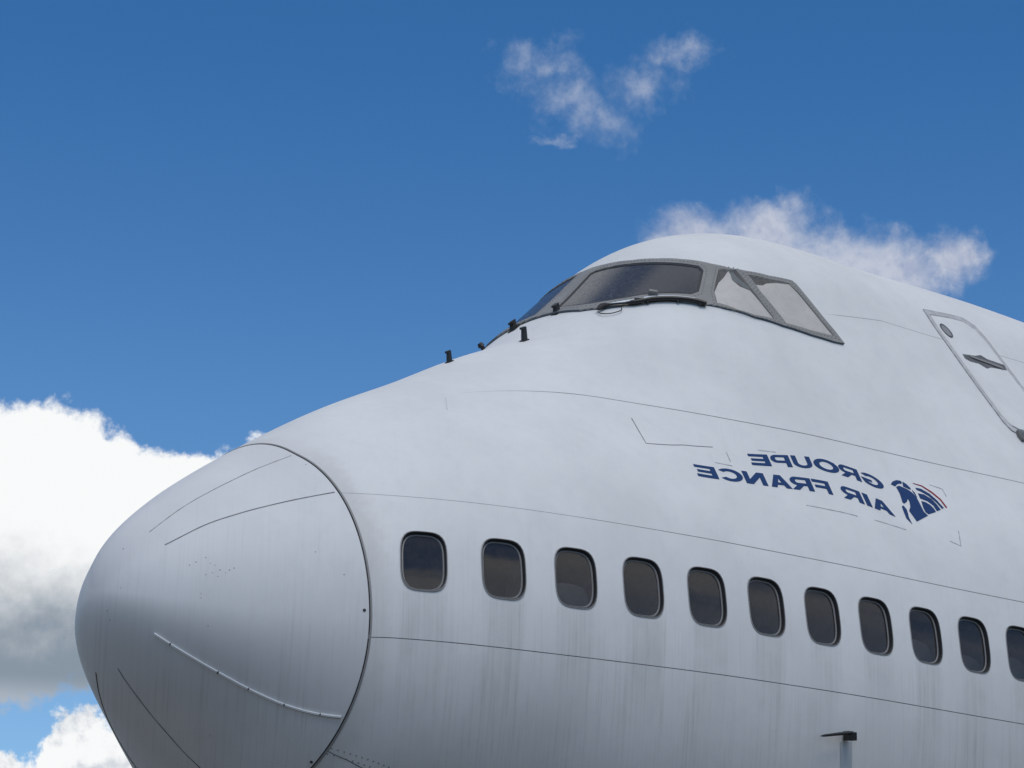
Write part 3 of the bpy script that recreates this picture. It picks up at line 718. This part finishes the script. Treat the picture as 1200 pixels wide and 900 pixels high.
def offset(L, d):
    p = np.array(L, float)*[1, SS]; q = np.roll(p, -1, 0); o = np.roll(p, 1, 0)
    ar = (p[:, 0]*q[:, 1]-q[:, 0]*p[:, 1]).sum(); sg = 1 if ar > 0 else -1
    def nr(v): v = v/np.maximum(np.linalg.norm(v, axis=1, keepdims=True), 1e-9); return np.stack([-v[:, 1], v[:, 0]], 1)*sg
    n1 = nr(p-o); n2 = nr(q-p); b = n1+n2; b /= np.maximum((b*b).sum(1, keepdims=True)/2, .5)
    return [tuple(v) for v in (p+b*d)/[1, SS]]
def seal(L): return part(patch('pane_seal', [L, offset(L, .020)], .015, .012, M_RUBBER, None, .05))
seal(p1); seal(PL)
for L in (p1, PL): part(patch('windshield_pane', [offset(L, .012)], .011, .003, M_WS, None, .06))
for L, nm in ((p2, 0), (p3, 1), (mir(p2), 2), (mir(p3), 3)):
    part(patch('side_window_pane', [inset(L, 1.0)], .015, .002, M_CLEAR, None, .06))
part(patch('window_blind', [BLIND2], .0085, .002, M_BLIND, None, .05)); part(patch('window_blind', [BLIND3], .0085, .002, M_BLIND, None, .05))
part(patch('curtain_flap', [FLAP2], .0105, .0015, M_FLAP, None, .05))
# rivets round the frame
M = Mesh()
def rivets(L, step, closed=True, off=.022, k=1.0):
    L = dens(list(L), .01) if closed else dens(list(L), .01)[:-1]
    acc = 0; last = None
    for x, s in L:
        p = P(x, s)
        if last is not None: acc += np.linalg.norm(p-last)
        last = p
        if acc >= step:
            acc = 0; n = N(np.array(x), np.array(s)); M.tube([p+n*.018, p+n*off], .0058, 6)
def shift(L, k): return inset(L, k)
for L, k in ((p1, -.028), (p2, -.022), (p3, -.022), (PL, -.028)): rivets(offset(L, k), .033)
part(M.obj('rivet', M_RIVET, None, kind='stuff'))

# ---- wiper lying along the sill
def on(x, s, off=0): return Vector(P(x, s)+N(np.array(x), np.array(s))*off)
wp = [on(x, s, .035) for x, s in catmull(WIPER, 4)]
M = Mesh(); k = len(wp); M.tube(wp[12:], [.012]*2+[.02]*(k-14), 8)
wiper = part(M.obj('wiper', M_BLACK, None, True))
M = Mesh(); M.tube(wp[:14], [.010, .018, .022, .024, .023, .020, .016, .011, .009, .008, .008, .008, .008, .008], 8); child(M.obj('wiper_tip', M_BLACK, None, True), wiper)
M = Mesh(); M.tube([on(x, s, .02) for x, s in catmull(WTUBE, 4)], .0045, 6); child(M.obj('washer_hose', M_SEALD, None, True), wiper)
for (x, s), r in zip(WBR, (.022, .026)):
    M = Mesh(); tx, ts, n = frame_at(np.array(x), np.array(s)); n = N(np.array(x), np.array(s)); M.box(P(x, s)+n*.035, [tx+ts*.5, ts-tx*.5, n], (.018, .045, r), .8); child(M.obj('wiper_bracket', M_FRAME, None), wiper)
for j in (22, 30, 37):
    M = Mesh(); M.tube([wp[min(j, k-1)], wp[min(j, k-1)]+Vector((0, -.01, -.035))], .012, 6)
    child(M.obj('wiper_clip', M_BLACK, None), wiper)
M = Mesh(); ribbon_mesh(M, SILL, .034, .028, .02); part(M.obj('sill_highlight', M_WHITE, None))  # white strip painting the bright highlight on the sill

# ---- rain nozzles ahead of the windshield
for j, (x, s) in enumerate(NOZ):
    p = on(x, s); n = Vector(N(np.array(x), np.array(s))); fw = Vector((-1, 0, 0)); fw = (fw-n*fw.dot(n)).normalized(); sd = n.cross(fw)
    up = (Vector((0, 0, 1))*.7+n*.3).normalized()
    M = Mesh()
    if j == 2: M.tube([p-n*.01, p+n*.035], [.02, .02], 10); M.tube([p+n*.03, p+n*.065], [.032, .02], 10)
    else:
        hgt = (.085, .105, 0, .07, .07)[j]; rr = (.014, .016, 0, .022, .02)[j]
        M.box(p+up*hgt*.5, [fw, sd, up], (rr*1.25, rr*1.2, hgt*.55), .8)
        M.box(p+up*hgt*1.03+fw*.010, [fw, sd, up], (rr*1.35, rr*1.1, .009))
        M.box(p+n*.003, [fw, sd, n], (rr*2, rr*1.7, .006))
    nz = part(M.obj('spray_nozzle', M_BLACK, None, True))

# ---- crew door
dz = [(float(x), float(s)) for x, s in DOORF]
xf, xr = 7.715, 8.485
tops = [(7.735, .8503), (8.143, .8535), (8.34, .8533), (8.45, .845), (8.487, .83)]
sB = float(SZ(8.0, 2.47)[0])
door_outer = tops+[(8.487, sB+.012), (8.45, sB+.002), (8.38, sB), (7.84, sB), (7.765, sB+.003), (7.73, sB+.012), (7.715, .76), (7.715, .83)]
def inset_abs(L, d):
    c = np.mean(np.array(L), 0); r = []
    for x, s in L: r.append((x-math.copysign(min(d, abs(x-c[0])), x-c[0]), s-math.copysign(min(d/SS, abs(s-c[1])), s-c[1])))
    return r
din = inset_abs(door_outer, .045); din2 = inset_abs(door_outer, .054)
door = part(patch('crew_door', [din2], .010, .02, M_SKIN, None, .08))
child(patch('door_frame', [door_outer, din], .008, .009, M_DOORFR, None, .08), door)
child(patch('door_gap', [din, din2], .002, .01, M_SEAL, None, .08), door)
M = Mesh(); ribbon_mesh(M, door_outer+[door_outer[0]], .0035, .0095, .008); child(M.obj('frame_edge', M_SMARK, None), door)
px_, ps_ = PORT[0]
lp = [(px_+.062*math.cos(t), ps_+.062/SS*1.12*math.sin(t)) for t in np.linspace(0, 2*math.pi, 25)[:-1]]
port = child(patch('porthole', [lp, inset(lp, .8)], .016, .02, M_RECESS, None, .03), door)
child(patch('porthole_pane', [inset(lp, .82)], .013, .01, mat('porthole_glass', (.22, .22, .23), .3), None, .03), door)
child(patch('painted_recess', [HANDLE], .0125, .01, M_RECESS, None, .04), door)  # flat dark plate: the shade of the recess is painted, no hollow is cut
hx = [q[0] for q in HANDLE]; (xa, sa), (xb, sb) = HANDLE[0], HANDLE[5]
M = Mesh(); ribbon_mesh(M, [(xa+(xb-xa)*.15, sa+(sb-sa)*.15), (xa+(xb-xa)*.9, sa+(sb-sa)*.9)], .03, .022, .012); child(M.obj('door_handle', M_FRAME, None), door)
stp = part(patch('door_step', [[(q[0], q[1]) for q in STEP]], .03, .03, M_SEAL, None, .04))

# ---- lettering (mirrored, as in the photograph) and emblem
def arc(cx, cy, rx, ry, a0, a1, n=12): return [(cx+rx*math.cos(math.radians(a0+(a1-a0)*k/n)), cy+ry*math.sin(math.radians(a0+(a1-a0)*k/n))) for k in range(n+1)]
GL = {
 'E': [[(0, 0), (1, 0), (1, .22), (.27, .22), (.27, .40), (.92, .40), (.92, .60), (.27, .60), (.27, .79), (1, .79), (1, 1), (0, 1)]],
 'F': [[(0, 0), (.26, 0), (.26, .38), (.90, .38), (.90, .58), (.26, .58), (.26, .79), (1, .79), (1, 1), (0, 1)]],
 'P': [[(0, 0), (.26, 0), (.26, .33)]+arc(.68, .665, .32, .335, -90, 90)+[(0, 1)], [(.26, .52)]+arc(.66, .665, .10, .145, -90, 90)+[(.26, .81)]],
 'R': [[(0, 0), (.25, 0), (.25, .35), (.42, .35), (.70, 0), (1.03, 0), (.74, .355)]+arc(.70, .68, .30, .32, -70, 90)+[(0, 1)], [(.25, .54)]+arc(.66, .675, .10, .135, -90, 90)+[(.25, .81)]],
 'U': [[(0, 1), (0, .38)]+arc(.5, .38, .5, .38, 180, 360)+[(1, 1), (.75, 1), (.75, .40)]+arc(.5, .40, .25, .20, 0, -180)+[(.25, 1)]],
 'O': [arc(.5, .5, .52, .52, 0, 360, 36)[:-1], arc(.5, .5, .28, .31, 0, 360, 30)[:-1]],
 'C': [arc(.52, .5, .52, .52, 38, 322, 28)+arc(.52, .5, .28, .31, 318, 42, 22)],
 'G': [arc(.52, .5, .52, .52, 42, 315, 28)+[(.98, .52), (.52, .52), (.52, .34), (.74, .34)]+arc(.52, .5, .28, .31, 312, 48, 22)],
 'A': [[(-.02, 0), (.27, 0), (.355, .22), (.66, .22), (.745, 0), (1.03, 0), (.67, 1), (.35, 1)], [(.42, .41), (.60, .41), (.51, .72)]],
 'N': [[(0, 0), (.24, 0), (.24, .62), (.68, 0), (1, 0), (1, 1), (.76, 1), (.76, .38), (.32, 1), (0, 1)]],
 'I': [[(0, 0), (1, 0), (1, 1), (0, 1)]]}
def word(chars, quad_, u0, u1, height=1.0):
    q = [np.array(v) for v in quad_]      # left bottom, right bottom, right top, left top
    for ch, a, b in chars:
        loops = []
        for L in GL[ch]:
            o = []
            for gx_, gy_ in L:
                u = ((b-gx_*(b-a))-u0)/(u1-u0); v = gy_
                o.append(tuple((1-u)*(1-v)*q[0]+u*(1-v)*q[1]+u*v*q[2]+(1-u)*v*q[3]))
            loops.append(o)
        part(patch('letter', loops, .0035, .003, M_NAVY, None, .035))
word([('E', 878.5, 901.3), ('P', 903.5, 926), ('U', 929, 951.5), ('O', 954.6, 983.2), ('R', 984.5, 1007.6), ('G', 1009, 1035)], TX1, 878.3, 1035)
word([('E', 815.2, 838.5), ('C', 840.5, 868.6), ('N', 870.5, 895.5), ('A', 900.2, 923.8), ('R', 925.5, 951.3), ('F', 953, 973.4), ('R', 987, 1010.6), ('I', 1013.4, 1019.6), ('A', 1022.6, 1045)], TX2, 815.2, 1041)
for i, L in enumerate(LOGO): part(patch('emblem', [offset(L, .0035) if i > 4 else L], .0035, .003, M_NAVY, None, .03))
part(patch('emblem_stripe', [LOGOR], .0035, .003, M_RED, None, .03))
for i, L in enumerate(MARKS[:-1]):
    M = Mesh(); ribbon_mesh(M, L, .007 if i else .006, .002, .003); part(M.obj('tape_mark', M_FAINT if i == 9 else M_SMARK if i else M_SEAL, None))

# ---- probe low on the side, and the clean patch under it
x, s = PITOT[0]; p = on(x, s); n = Vector(N(np.array(x), np.array(s))); tx = Vector(frame_at(np.array(x), np.array(s))[0]); v = n.cross(tx)
if v.z < 0: v = -v
M = Mesh(); M.box(p+n*.06, [tx, v, n], (.028, .034, .045), .85); probe = part(M.obj('air_probe', M_BLACK, None, True))
M = Mesh(); q = p+n*.085+v*.026; M.tube([q, q-tx*.12, q-tx*.27-v*.004, q-tx*.30-v*.005], [.013, .012, .009, .003], 10); child(M.obj('probe_tube', M_BLACK, None, True), probe)
part(patch('probe_plate', [PLATE[:2]+[tuple(np.array(PLATE[1])+2.2*(np.array(PLATE[2])-np.array(PLATE[1]))), tuple(np.array(PLATE[0])+2.2*(np.array(PLATE[3])-np.array(PLATE[0])))]], .003, .003, M_PLATE, None, .05))
